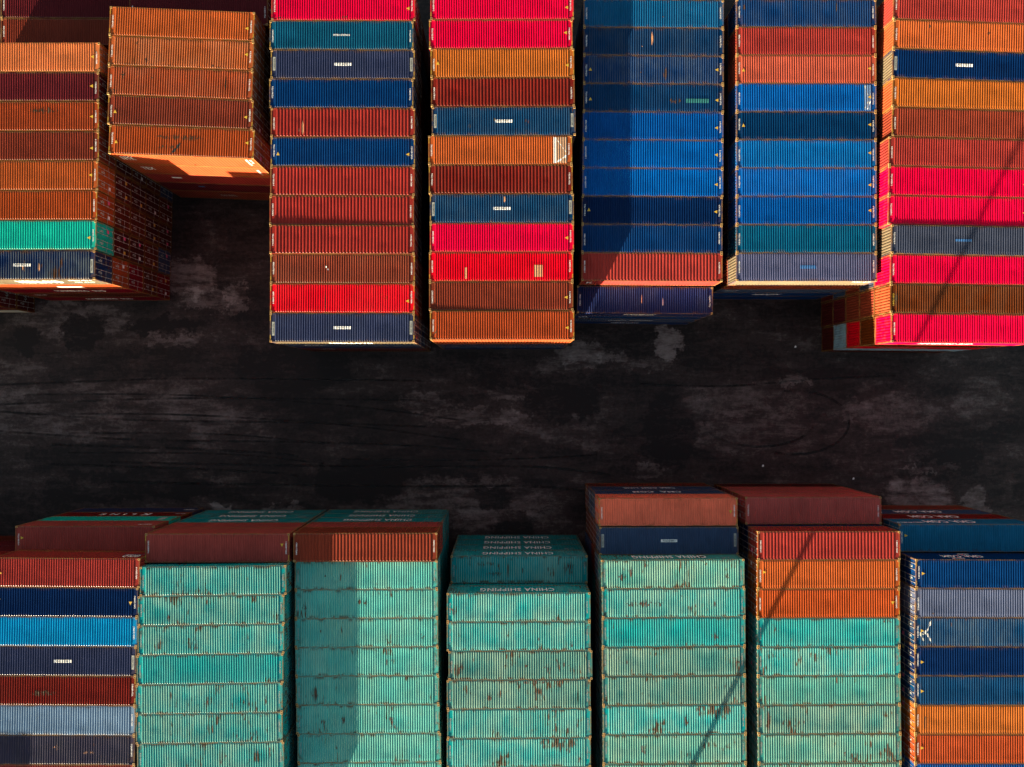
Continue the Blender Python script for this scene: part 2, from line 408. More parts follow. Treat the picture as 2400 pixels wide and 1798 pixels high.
def blotch(kind, cx, cy, rx, ry, seed, lift=0.003):
    """an irregular stain, drawn out along the ridges"""
    r = random.Random(seed); mb = MB(); n = int(2*rx/0.045); n = n if n >= 5 else 1
    for k in range(n):
        x = cx-rx+2*rx*(k+0.5)/n; e = math.sqrt(max(0.05, 1-((x-cx)/rx)**2))
        if n > 9 and r.random() < 0.34: continue
        q = r.random()**1.6; m_ = cy + ry*r.uniform(-.45, .45)*(1-q); hl = ry*e*(0.12+0.95*q)
        w0 = r.uniform(0.6, 1.1)*rx/n; ys = [m_-hl, m_-hl*r.uniform(.3, .7), m_+hl*r.uniform(.2, .6), m_+hl]; ws = [w0*.2, w0, w0*r.uniform(.7, 1.2), w0*.15]
        mb.grid([[(x+sd_*w_, y, height_at(kind, x+sd_*w_)+lift) for sd_ in (-1, 0, 1)] for y, w_ in zip(ys, ws)])
    if not mb.v: return conform_patch(kind, cx-rx*.3, cx+rx*.3, cy-ry*.3, cy+ry*.3, lift)
    return mb

def side_lettering(wall, s, wd, ht, x, z, mat=None, shear=0.0, vertical=False):
    """lettering wd x ht metres on a long wall, readable from outside"""
    m = text_mesh(s, 1.0, mat or M_WHITE, 1.1, shear)
    xs = [v.co.x for v in m.vertices]; ys = [v.co.y for v in m.vertices]
    o = link('lettering', m, wall, (x, W/2+0.004, z), (math.pi/2, math.pi/2 if vertical else 0, math.pi))
    o.scale = (wd/(max(xs)-min(xs)), ht/(max(ys)-min(ys)), 1)
    return o
def wall_marks(s1, s2, marks):
    for mk in marks:
        if mk[0] == 'side':
            _, s, wd, ht, x, z, mat, sh, vert = mk
            side_lettering(s2, s, wd, ht, -x, z, mat, sh, vert)       # s2 is the wall turned to local -Y
        elif mk[0] == 'sidepanel':
            _, mat, x0, x1, z0, z1 = mk
            mb = MB(); y = W/2+0.003; mb.quad((-x0, y, z0), (-x0, y, z1), (-x1, y, z1), (-x1, y, z0))
            link('painted_panel', mb.mesh('painted_panel', mat), s2)

def make_full(center, ang, zbase, H, colour, wear, kind, feats, label, flip, tilt=0.0, code_seed=0, marks=(), walls=None):
    root = bpy.data.objects.new('shipping_container', None); COL.objects.link(root)
    root.empty_display_size = 0.5
    root.location = (center.x, center.y, zbase); root.rotation_euler = (0, tilt, ang + (math.pi if flip else 0))
    tag(root, label, 'container', GROUP)
    c = (*PAL[colour], wear)
    v = random.uniform(0.93, 1.07); c = (c[0]*v, c[1]*v, c[2]*v, wear)
    fr = link('frame', FRAME[H], root, color=c)
    roof = link('roof', ROOFS[kind][code_seed % len(ROOFS[kind])], root, (0, 0, H), color=c)
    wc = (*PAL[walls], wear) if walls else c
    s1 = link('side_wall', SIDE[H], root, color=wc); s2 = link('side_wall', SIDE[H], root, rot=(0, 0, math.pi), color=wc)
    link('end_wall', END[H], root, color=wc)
    add_doors(root, H, c)
    for sx in (-1, 1):
        for sy in (-1, 1):
            link('corner_casting', CAST, root, (sx*(L/2-0.089), sy*(W/2-0.081), H))
    r = random.Random(code_seed)
    plate = 'plate' in feats
    cm = M_WHITE if 'nolet' not in feats else M_DULL
    for sx in (-1, 1):
        oy = r.uniform(-0.12, 0.12)
        if plate:
            mb = MB(); x = sx*(L/2-0.29); mb.quad((x-.11, -.58+oy, 0), (x+.11, -.58+oy, 0), (x+.11, .58+oy, 0), (x-.11, .58+oy, 0))
            p = link('code_plate', mb.mesh('code_plate', M_DULL), roof, (0, 0, VALLEY+0.006))
            link('code_lettering', text_mesh(r.choice(CODES), 0.13, M_BLACK), p, (sx*(L/2-0.29), oy, 0.004), (0, 0, sx*math.pi/2))
        else:
            link('code_lettering', text_mesh(r.choice(CODES), 0.155, M_YELLOW if 'yelcode' in feats else cm), roof, (sx*(L/2-0.27), oy, VALLEY+0.006), (0, 0, sx*math.pi/2))
    if plate or 'midcode' in feats:
        if plate:
            p = link('code_plate', conform_patch(kind, -0.72, 0.72, -0.12, 0.12, 0.004).mesh('code_plate', M_WHITE), roof)
            link('code_lettering', text_mesh(r.choice(CODES), 0.17, M_BLACK), p, (0, 0, 0.006), (0, 0, math.pi if flip else 0))
        else:
            link('code_lettering', text_mesh('MTBU 474704 8', 0.21, M_WHITE), roof, (0, 0, 0.004))
    for f in feats:
        if f in ('triL', 'triR', 'triL2', 'triR2'):
            sx = -1 if 'L' in f else 1
            if flip: sx = -sx
            link('warning_triangle', TRI, roof, (sx*(L/2-0.62), r.uniform(-.25, .1), 0.004), (0, 0, math.pi if sx > 0 else math.pi/2))
    if 'hazard' in feats: link('hazard_stripes', HAZARD, fr, (0, 0, H-0.012))
    for mk in marks:
        kindm = mk[0]
        if kindm == 'patch':
            _, mat, x0, x1, y0, y1 = mk; link('repaint_patch', conform_patch(kind, x0, x1, y0, y1).mesh('repaint_patch', mat), roof)
        elif kindm == 'band':
            _, mat, pts, wd = mk; link('film_strip', conform_band(kind, pts, wd).mesh('film_strip', mat), roof)
        elif kindm == 'blot':
            _, mat, cx, cy, rx, ry = mk; link('stain_marking', blotch(kind, cx, cy, rx, ry, int(cx*91)+code_seed).mesh('stain_marking', mat), roof)
    wall_marks(s1, s2, marks)
    return root
def add_doors(root, H, c):
    for k, sc in enumerate((1, -1)):
        d = link('door', DOOR[H], root, color=c); d.scale = (1, sc, 1)
        for y in (0.28, 0.80): link('locking_rod', RODS[(H, y)], d)
        link('data_plate', STICK, d)
        q = random.random()
        if q < 0.55: link('sticker', STICK_PINK if q < 0.2 else STICK_YEL if q < 0.4 else STICK_WHT, d)
def make_face(center, ang, zbase, H, colour, wear, label, flip, marks=()):
    root = bpy.data.objects.new('shipping_container', None); COL.objects.link(root); root.empty_display_size = 0.5
    root.location = (center.x, center.y, zbase); root.rotation_euler = (0, 0, ang + (math.pi if flip else 0))
    tag(root, label, 'container', GROUP)
    c = (*PAL[colour], wear); link('frame', FRAME[H], root, color=c)
    s1 = link('side_wall', SIDE[H], root, color=c); s2 = link('side_wall', SIDE[H], root, rot=(0, 0, math.pi), color=c)
    link('end_wall', END[H], root, color=c); add_doors(root, H, c)
    wall_marks(s1, s2, marks)
    return root
def mono_mesh(H):
    mb = MB()
    for src in (FRAME[H], SIDE[H], END[H], DOOR[H], RODS[(H, .28)], RODS[(H, .80)]):
        for mirror in ((1, 1), (1, -1)) if src in (DOOR[H], RODS[(H, .28)], RODS[(H, .80)]) else ((-1, -1), (1, 1)) if src is SIDE[H] else ((1, 1),):
            i = len(mb.v); mb.v += [(v.co.x*mirror[0], v.co.y*mirror[1], v.co.z) for v in src.vertices]
            mb.f += [tuple(i+k for k in p.vertices) for p in src.polygons]
    m = mb.mesh('stacked_container', M_PAINT); m.materials.append(M_FRAME); m.materials.append(M_ROD)
    nf = len(FRAME[H].polygons); nr = 4*len(RODS[(H, .28)].polygons); tot = len(m.polygons)
    for p in m.polygons: p.material_index = 1 if p.index < nf else 2 if p.index >= tot-nr else 0
    return m
MONO = {h: mono_mesh(h) for h in (HCUBE, STD)}
def make_mono(center, ang, zbase, H, colour, wear, label, flip):
    o = link('shipping_container', MONO[H], None, (center.x, center.y, zbase), (0, 0, ang+(math.pi if flip else 0)), (*PAL[colour], wear))
    tag(o, label, 'container', GROUP); return o
class Mass:
    v, f, c = [], [], []
def add_mass(center, ang, zbase, H, colour, roof=False):
    ca, sa = math.cos(ang), math.sin(ang)
    def put(vs, fs):
        i = len(Mass.v)
        Mass.v += [(center.x+x*ca-y*sa, center.y+x*sa+y*ca, zbase+z) for x, y, z in vs]
        for q in fs: Mass.f.append(tuple(i+k for k in q)); Mass.c.append(PAL[colour])
    for src, rots in ((SIDE[H], (1, -1)), (END[H], (1, -1)), (FRAME[H], (1,))):
        for s in rots:
            put([(v.co.x*s, v.co.y*s, v.co.z) for v in src.vertices], [tuple(p.vertices) for p in src.polygons])
    if roof: put([(v.co.x, v.co.y, v.co.z+H) for v in ROOF['fine'].vertices], [tuple(p.vertices) for p in ROOF['fine'].polygons])

# ------------------------------------------------------------------ the bays
# rows are listed from the far (north) end to the south; y is the north edge of the first and last roof in the survey picture
S5 = [STD]*5; H5 = [HCUBE]*5; S4 = [STD]*4; H4 = [HCUBE]*4
MIX14 = [STD]+[HCUBE]*4; MIX13 = [HCUBE, HCUBE, STD, STD, STD]; FRONT13 = [STD]*3+[HCUBE]*2; FRONT11 = [HCUBE, STD, STD, HCUBE]
W_, DL = M_WHITE, M_DULL
def T(s, wd, ht, x, z, mat=None, sh=0.0, v=False): return ('side', s, wd, ht, x, z, mat, sh, v)
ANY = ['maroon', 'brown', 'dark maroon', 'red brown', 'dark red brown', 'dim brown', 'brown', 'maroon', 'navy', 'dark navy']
TQ = ['dull turquoise', 'turquoise', 'dull turquoise']
BAYS = []
def bay(**k): BAYS.append(k)
tq = lambda f='', w=0.95, look='rust streaked turquoise', c='turquoise', **k: dict(c=c, w=w, f=f.split()+['nolet'], look=look, **k)
def row(c, f='', w=0.35, kind='fine', look=None, **k): return dict(c=c, w=w, f=f.split(), kind=kind, look=look or c, **k)

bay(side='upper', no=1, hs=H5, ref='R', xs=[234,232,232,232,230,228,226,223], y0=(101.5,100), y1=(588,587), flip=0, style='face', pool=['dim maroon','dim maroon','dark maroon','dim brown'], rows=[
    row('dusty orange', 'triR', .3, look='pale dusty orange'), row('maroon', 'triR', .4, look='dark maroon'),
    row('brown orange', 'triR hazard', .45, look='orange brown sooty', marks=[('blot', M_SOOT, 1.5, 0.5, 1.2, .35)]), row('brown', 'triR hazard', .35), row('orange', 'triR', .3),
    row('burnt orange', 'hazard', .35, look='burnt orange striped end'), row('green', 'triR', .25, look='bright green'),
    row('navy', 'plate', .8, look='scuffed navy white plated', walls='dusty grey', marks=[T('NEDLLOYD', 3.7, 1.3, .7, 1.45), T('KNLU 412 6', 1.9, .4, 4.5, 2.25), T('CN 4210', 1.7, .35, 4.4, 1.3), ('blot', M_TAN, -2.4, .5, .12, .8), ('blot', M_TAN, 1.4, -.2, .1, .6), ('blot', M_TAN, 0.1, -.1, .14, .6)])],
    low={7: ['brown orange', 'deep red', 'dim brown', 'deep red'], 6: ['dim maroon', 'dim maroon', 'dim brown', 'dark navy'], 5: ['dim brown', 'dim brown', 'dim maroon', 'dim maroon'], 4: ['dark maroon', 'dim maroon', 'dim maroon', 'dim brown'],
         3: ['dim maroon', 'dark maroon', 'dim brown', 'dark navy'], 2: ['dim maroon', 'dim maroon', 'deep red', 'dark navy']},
    lowmarks={(7, 1): [('sidepanel', M_WHITE, .4, 2.6, .75, 1.5)], (7, 2): [T('HAMBURG  SUD', 4.6, .8, 1.0, 1.5)], (7, 4): [T('HAMBURG  SUD', 4.6, .8, .7, 1.4)], (7, 3): [T('TEX 20', 1.1, .4, -4.4, 1.6)]})
bay(side='upper', no=1, hs=[HCUBE]*3, ref='L', xs=[2, 2, 2], y0=(-83, -83), y1=(43, 43), flip=0, style='mass', pool=ANY, back=1, rows=[
    row('maroon'), row('maroon', look='dim maroon lower'), row('brown', look='dim brown lower')])
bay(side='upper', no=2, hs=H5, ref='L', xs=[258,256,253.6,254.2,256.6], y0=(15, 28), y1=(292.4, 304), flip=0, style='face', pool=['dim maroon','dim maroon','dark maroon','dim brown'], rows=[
    row('orange', 'triR hazard', .3), row('orange', 'triR', .75, look='rust blotched orange', marks=[('blot', M_RUSTY, -2.9, -.8, .14, .5), ('blot', M_RUSTY, 2.7, -1.0, .12, .25), ('blot', M_SOOT, -3.7, .7, .12, .3)]),
    row('brown orange', '', .7, look='sooty reddish orange', marks=[('blot', M_SOOT, -4.8, .5, .18, .5), ('blot', M_SOOT, -5.6, -.9, .35, .3), ('blot', M_SOOT, -2.4, .3, .1, .15), ('blot', M_SOOT, 3.8, .2, .08, .8)]),
    row('brown', 'triL triR hazard', .5, look='pinkish brown'),
    row('burnt orange', 'triL triR hazard', .5, look='soot stained orange', walls='red orange', marks=[('blot', M_SOOT, -0.2, .35, 2.0, .32), ('blot', M_SOOT, -1.0, -.5, .9, .3), ('band', M_BLACK, [(-.9, -1.1), (-.4, -.55), (-.1, -.1)], .2),
        T('NYK', 1.1, 1.0, -5.0, 1.7), T('TGBU 481337 0', 1.7, .2, 5.3, 1.7, None, 0, True), T('45G1 HQ', 1.0, .2, 5.65, 2.0, None, 0, True)])],
    low={4: ['red orange', 'rust red', 'maroon', 'brown']},
    lowmarks={(4, 1): [T('TEX', 1.1, .8, -4.6, 1.7), T('TCNU 729108 0', 1.7, .2, 5.3, 1.6, None, 0, True), T('HIGH', .5, .2, 5.6, 1.0, M_YELLOW)], (4, 2): [('sidepanel', M_WHITE, -3.7, -2.8, 1.6, 2.0)], (4, 3): [('sidepanel', M_BLUE, -2.4, -1.8, 1.6, 2.0)], (4, 4): [T('CAI INTL', 1.6, .6, -.6, 1.5, M_DULL)]})
bay(side='upper', no=2, hs=H4, ref='L', xs=[303, 303], y0=(-73, -73), y1=(-6, -6), flip=0, style='mass', pool=ANY, back=1, rows=[row('maroon'), row('maroon', look='shaded maroon lower')])
RB = lambda **k: row('red brown', '', .4, 'broad', **k)
bay(side='upper', no=3, hs=MIX14, ref='L', xs=[636,631.7,634.6,631,634.6,634.6,633.5,631.7,632.4,633.5,633,632.4], y0=(-19.5,-19.5), y1=(734,734.5), flip=0, style='mono', pool=ANY, rows=[
    row('pinkish red', 'triR', .3, look='pinkish red', marks=[('blot', M_RUSTY, .1, -.95, .3, .2), ('blot', M_RUSTY, -5.2, -1.0, .5, .1)]), row('teal blue', 'midcode hazard', .3, look='teal blue white coded'), row('slate navy', 'plate hazard', .45, look='slate navy white plated'),
    row('deep blue', 'hazard', .35), row('red brown', '', .45, 'broad', look='wide ribbed red brown', marks=[('blot', M_TAN, -3.4, -.4, .1, .6), ('blot', M_TAN, -3.7, -.6, .06, .5)]), row('deep blue', 'triL triR hazard', .4, look='deep blue triangle marked'),
    RB(look='wide ribbed red brown'), RB(look='partly shaded red brown'), RB(look='wide ribbed rust brown', lift=(.10, .04)),
    row('brown', 'hazard', .6, look='weathered brown', marks=[('patch', M_WHITE, -1.45, -1.35, .1, .25), ('patch', M_WHITE, -1.3, -1.18, -.1, .02)]), row('bright red', 'triR hazard', .55, look='bright red cracked', marks=[('blot', M_RUSTY, -1.45, -.3, .06, 1.0), ('blot', M_RUSTY, -1.65, 0, .08, .15)]),
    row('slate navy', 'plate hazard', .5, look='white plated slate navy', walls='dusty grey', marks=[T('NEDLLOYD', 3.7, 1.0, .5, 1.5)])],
    low={11: ['dark navy', 'navy', 'maroon', 'dark maroon']}, lowmarks={(11, 1): [T('MOL', 1.8, .5, -3.4, 1.5)], (11, 3): [T('TRITON', 1.4, .4, -3.5, 1.6)]})
bay(side='upper', no=4, hs=MIX14, ref='L', xs=[1008.3,1005.5,1009,1010,1011.9,1003.7,1004.8,1007.3,1007.3,1005.5,1005.5,1007.3], y0=(-21,-23), y1=(729,728.5), flip=0, style='mono', pool=ANY, rows=[
    row('pinkish red', 'triR hazard', .25), row('pinkish red', 'triR hazard', .25), row('tan orange', 'triL triR hazard', .3), row('dark red brown', '', .5, 'broad', look='wide ribbed dark red'),
    row('blue grey', 'plate', .6, look='blue grey white plated', marks=[('blot', M_SOOT, -.8, .2, .1, .7), ('blot', M_RUSTY, -2.9, -.4, .1, .3)]),
    row('orange', 'hazard', .3, look='orange white taped', marks=[('patch', M_FILM, 4.72, 5.66, -1.1, 1.1), ('patch', M_WHITE, 4.52, 4.72, -1.1, 1.1), ('band', M_WHITE, [(4.72, 1.0), (5.3, .2), (5.6, -.2)], .13), ('band', M_WHITE, [(4.75, -1.05), (5.2, -.75), (5.66, -.45)], .16), ('band', M_DULL, [(5.6, 1.0), (5.6, -1.0)], .10)]),
    row('dark red brown', 'hazard', .55, 'broad', look='blackened dark red'), row('blue grey', 'plate hazard', .6, look='white plated blue grey', marks=[('blot', M_TAN, 0.2, .8, .1, .3)]),
    row('pinkish red', 'triR hazard', .3), row('bright red', 'hazard', .4, look='patched bright red', marks=[('patch', M_TAN, 2.78, 3.5, -.85, .15), ('patch', M_TAN, -3.1, -2.9, -1.0, -.05)]),
    row('brown', 'triR', .35), row('brown orange', 'triR hazard', .35, look='orange brown', walls='red orange', lift=(.07, .0), marks=[('band', M_SOOT, [(-5.9, -.95), (-5.6, -.6), (-5.5, -.2)], .07)])],
    low={11: ['brown orange', 'slate navy', 'dark navy', 'navy']})
bay(side='upper', no=5, hs=S5, ref='L', xs=[1367.4,1367.4,1367,1367,1366,1365.5,1365,1363.5,1363,1363], y0=(-2,0.5), y1=(591,593), flip=0, style='mono', pool=['navy','dark blue','blue grey','maroon','dark navy'], rows=[
    row('steel blue', '', .5, marks=[('blot', M_RUSTY, .8, -.4, .1, .4)]), row('dark blue', '', .6, look='rust streaked dark blue', marks=[('blot', M_TAN, -.1, .3, .12, .7), ('blot', M_TAN, -1.0, -.4, .08, .3)]), row('deep blue', 'triL triR', .7, look='rusted deep blue', marks=[('blot', M_RUSTY, 1.0, -.3, .13, .9), ('blot', M_RUSTY, -1.1, -.3, .1, .6)]),
    row('dark blue', 'triL triR', .5, look='turquoise patched dark blue', marks=[('patch', M_TURQ, 2.8, 4.8, -.42, -.05), ('blot', M_RUSTY, 1.9, -.25, .5, .4)]),
    row('royal blue', 'triR', .3), row('bright blue', 'triR', .25), row('bright blue', 'triR', .25), row('navy', 'triL triR', .35), row('deep blue', '', .45), row('rust red', '', .4, 'broad', look='wide ribbed rust red', marks=[T('K', .6, .8, -5.3, 1.4)])],
    low={9: ['navy','navy','navy','navy']})
bay(side='upper', no=5, hs=S4, ref='L', xs=[1352.6], y0=(669.7,673), y1=(669.7,673), flip=0, style='face', pool=['navy'], back=-1, rows=[
    row('purple navy', '', .6, look='lower purple navy', marks=[T('HYUNDAI MERCHANT', 2.9, .9, -.3, 1.5), ('blot', M_TAN, -.3, 0, .05, .6), ('blot', M_WHITE, 1.6, -.2, .04, .6)])],
    low={0: ['deep blue', 'dark navy', 'deep blue']}, lowmarks={(0, 1): [T('CMA', .9, .5, -5.2, 1.7)], (0, 2): [T('HANJIN  SHIPPING', 4.3, .7, -.3, 1.3)], (0, 3): [T('HAPAG LLOYD', 2.8, .8, -.4, 1.3)]})
bay(side='upper', no=6, hs=S5, ref='L', xs=[1725.4]*10, y0=(-2.5,-2.5), y1=(593,593), flip=0, style='mono', pool=['navy','deep blue','blue grey','maroon','dark navy'], rows=[
    row('deep blue', '', .6, look='rust spotted deep blue', marks=[('blot', M_RUSTY, -5.4, .4, .12, .5), ('blot', M_RUSTY, 2.6, .6, .1, .5)]), row('rust red', '', .3), row('coral red', 'triL triR', .3), row('bright blue', 'triR', .4, look='scraped bright blue', marks=[('patch', M_FILMB, 5.05, 5.62, -1.1, 1.1), ('band', M_DULL, [(5.1, 1.05), (5.3, .3), (5.6, -.1)], .09), ('band', M_DULL, [(5.1, -.9), (5.4, -.3), (5.65, .6)], .07), ('band', M_WHITE, [(5.3, -1.0), (5.6, -.2)], .07)]),
    row('dark blue', 'triL triR', .3), row('sky blue', 'triR', .45), row('bright blue', 'triR', .5), row('royal blue', 'triR', .3), row('petrol', '', .4), 
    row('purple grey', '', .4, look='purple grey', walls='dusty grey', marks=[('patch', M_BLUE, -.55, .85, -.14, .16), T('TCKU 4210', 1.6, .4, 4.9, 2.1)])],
    low={9: ['brown', 'dark navy', 'deep blue', 'deep blue']}, lowmarks={(9, 3): [T('HANJIN', 2.75, 1.1, -.6, 1.5, None, .4)], (9, 2): [T('HJCU 81', 1.2, .3, -4.7, 1.6)]})
bay(side='upper', no=7, hs=H5, ref='L', xs=[2094.6,2094.6,2092.6,2092,2091.3,2083.7,2083.2,2081.9,2088.5,2087,2087,2089], y0=(-23,-11), y1=(734.6,738), flip=0, style='mono', pool=ANY, rows=[
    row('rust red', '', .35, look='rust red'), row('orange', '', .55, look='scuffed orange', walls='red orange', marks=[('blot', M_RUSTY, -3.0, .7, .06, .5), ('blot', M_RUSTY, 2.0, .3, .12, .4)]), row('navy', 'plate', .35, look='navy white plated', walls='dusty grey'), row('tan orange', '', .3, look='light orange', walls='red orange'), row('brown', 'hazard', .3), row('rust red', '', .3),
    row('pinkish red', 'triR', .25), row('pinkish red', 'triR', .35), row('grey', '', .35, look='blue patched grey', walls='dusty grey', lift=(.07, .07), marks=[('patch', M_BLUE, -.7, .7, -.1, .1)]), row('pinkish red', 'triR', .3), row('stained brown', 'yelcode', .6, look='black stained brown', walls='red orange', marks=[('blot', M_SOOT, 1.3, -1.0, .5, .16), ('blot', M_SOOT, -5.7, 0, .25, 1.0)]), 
    row('pinkish red', 'triR hazard', .35, marks=[T('HAMBURG SUD', 4.5, .9, -.8, 1.6)])],
    low={11: ['stained brown', 'bright red', 'pale blue', 'dark maroon'], 10: ['brown', 'brown', 'maroon', 'dark maroon'], 9: ['grey', 'brown', 'dark navy', 'maroon']},
    lowmarks={(11, 2): [T('HAMBURG SUD', 4.5, .7, -1.4, 1.4, M_DULL)]}, facerows=(9, 10, 11))
# ---- lower side (south of the aisle)
CSB = lambda: [T('CHINA SHIPPING', 6.4, 1.05, 0.1, 1.4), T('CCLU 413097 4', 1.1, .28, -4.7, 2.1, M_DULL), T('CN 42G1', .8, .24, -4.7, 1.7, M_DULL)]
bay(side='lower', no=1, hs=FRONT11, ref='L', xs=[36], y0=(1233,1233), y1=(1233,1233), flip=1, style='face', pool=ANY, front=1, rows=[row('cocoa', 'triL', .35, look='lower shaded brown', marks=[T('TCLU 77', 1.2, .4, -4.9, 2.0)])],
    low={0: ['green', 'dark red brown', 'slate navy']}, lowmarks={(0, 1): [('sidepanel', M_DULL, -5.3, -4.7, .7, 2.1)], (0, 2): [T('K', .9, 1.2, -2.3, 1.35), T('L I N E', 3.4, .8, .4, 1.35), T('KKTU', .9, .35, -5.4, 1.0)], (0, 3): [T('HMMU', 1.0, .5, -5.2, 1.3)]})
bay(side='lower', no=1, hs=H5, ref='R', xs=[328,324,322,320,318.5,317.5,316.5,316], y0=(1311.5,1314.6), y1=(1786,1788.5), flip=1, style='mono', pool=ANY, rows=[
    row('rust red', 'triL', .3, marks=[T('GOLD', 1.4, .9, -4.9, 1.8, M_WHITE), ('sidepanel', M_BLUE, -5.9, -4.0, 1.2, 1.3)]), row('navy', 'triL triR', .25), row('cyan blue', '', .3), row('slate navy', 'plate', .4, look='slate navy white plated'), row('dark red brown', 'hazard', .45, marks=[('blot', M_SOOT, 1.5, .2, 1.0, .4)]), row('pale steel', '', .5, look='pale steel blue'), row('charcoal', '', .6, look='flaking charcoal', marks=[('blot', M_TAN, -2.2, .2, .5, .2), ('blot', M_TAN, .4, -.2, .3, .3)]), row('rust red', '', .3)])
bay(side='lower', no=2, hs=FRONT13, ref='L', xs=[340], y0=(1251,1251), y1=(1251,1251), flip=1, style='face', pool=TQ, front=1, rows=[row('cocoa', 'triR hazard', .35, look='shaded brown')], low={0: ['cocoa']+['dull turquoise']*3}, lowmarks={(0, k): CSB() for k in (2, 3, 4)})
bay(side='lower', no=2, hs=H5, ref='L', xs=[327.5,323,322,320,318,318,321], y0=(1329.5,1326), y1=(1744.5,1740), flip=1, style='mono', pool=TQ, rows=[
    tq(marks=[('blot', M_RUSTY, 5.6, .9, .4, .2), ('blot', M_RUSTY, 4.6, 1.0, .3, .15)]), tq(marks=[('blot', M_RUSTY, 3.55, .7, .12, .5), ('blot', M_RUSTY, -5.4, .6, .25, .5)]), tq(marks=[('blot', M_RUSTY, 1.2, -.9, .12, .3)]), tq(w=.75, look='brighter turquoise'), tq(marks=[('blot', M_RUSTY, .2, .5, .08, .8)]), tq(marks=[('blot', M_RUSTY, -4.2, -1.0, .25, .2)]), tq(marks=[('blot', M_RUSTY, .95, .3, .35, .8), ('blot', M_RUSTY, -.9, .1, .4, .9)])], extra=4)
bay(side='lower', no=3, hs=FRONT13, ref='L', xs=[687.4], y0=(1249.6,1249.6), y1=(1249.6,1249.6), flip=1, style='face', pool=TQ, front=1, rows=[row('brown', '', .35, 'broad', look='half lit reddish brown')], low={0: ['cocoa']+['dull turquoise']*3}, lowmarks={(0, k): CSB() for k in (2, 3, 4)})
bay(side='lower', no=3, hs=S5, dz=.10, ref='L', xs=[691.5,692,692,693,694,695,698,699], y0=(1315,1314), y1=(1788,1786), flip=1, style='mono', pool=TQ, rows=[
    tq(w=.86, c='pale turquoise', marks=[('blot', M_RUSTY, 3.5, -.1, .1, .4)]), tq(w=.86, c='pale turquoise', marks=[('blot', M_RUSTY, .6, -.1, .1, .4), ('blot', M_RUSTY, .1, -.1, .16, .4), ('blot', M_RUSTY, 5.3, .2, .2, .5)]), tq(w=.86, c='pale turquoise', marks=[('blot', M_RUSTY, 3.9, .0, .06, .5), ('blot', M_RUSTY, -4.8, .3, .15, .5)]), tq(w=.86, c='pale turquoise', ), tq(w=.86, c='pale turquoise', marks=[('blot', M_RUSTY, 4.5, .3, .3, .8)]),
    tq(w=.86, c='pale turquoise', marks=[('blot', M_RUSTY, -2.0, .2, .14, .75), ('blot', M_RUSTY, 2.1, .1, .14, .5), ('blot', M_RUSTY, 3.8, .2, .2, .3)]), tq(w=.86, c='pale turquoise', marks=[('blot', M_RUSTY, -4.3, .8, .1, .3)]), tq(w=.86, c='pale turquoise', )], extra=2)
bay(side='lower', no=4, hs=S4, ref='L', xs=[1056.4], y0=(1303,1303), y1=(1303,1303), flip=1, style='face', pool=TQ, front=1, rows=[tq(look='lower rust scrawled turquoise', marks=CSB()+[('blot', M_RUSTY, -4.4, 0, .5, 1.0), ('blot', M_RUSTY, 3.0, -.5, .8, .3), ('blot', M_RUSTY, 2.2, .4, .7, .3), ('blot', M_RUSTY, .8, -.9, .25, .2), ('blot', M_RUSTY, -.3, .1, .08, 1.0), ('blot', M_RUSTY, 1.0, 0, .06, .9)])], low={0: ['dull turquoise']*3}, lowmarks={(0, k): CSB() for k in (1, 2, 3)})
bay(side='lower', no=4, hs=MIX13, ref='L', xs=[1047,1047,1051,1047,1048,1047,1047], y0=(1390.5,1389.5), y1=(1800,1799), flip=1, style='mono', pool=TQ, rows=[
    tq(marks=CSB()+[('blot', M_RUSTY, 5.5, .3, .3, .7), ('blot', M_RUSTY, -1.7, -1.0, .25, .12)]), tq(), tq(c='olive mint', look='dull rusty green', marks=[('blot', M_RUSTY, 1.2, .1, .2, .2), ('blot', M_RUSTY, -.5, .1, .15, .25), ('blot', M_RUSTY, 5.2, .2, .4, .8), ('blot', M_RUSTY, -2.3, .4, .25, .7)]), tq(c='olive mint', look='rust edged dull green', marks=[('blot', M_RUSTY, -1.2, -1.0, 1.2, .2), ('blot', M_RUSTY, 2.5, .2, .2, .5), ('blot', M_RUSTY, -5.0, 0, .1, .9)]), tq(), tq(marks=[('blot', M_RUSTY, -5.2, .6, .12, .5)]), tq()], extra=2)
bay(side='lower', no=5, hs=H4, ref='L', xs=[1403,1405], y0=(1167.7,1167.2), y1=(1235.4,1234.9), flip=1, style='face', pool=ANY, front=2, rows=[row('plum brown', 'triR hazard', .3, look='lower shaded brown'), row('dark navy', 'plate', .3, look='lower dark navy white plated')],
    low={0: ['dark navy', 'dark navy', 'brown']}, lowmarks={(0, 1): [T('CMA  CGM', 4.5, 1.0, .15, 1.4)], (0, 2): [T('CMA CGM LINE', 5.0, 1.0, .3, 1.3)]})
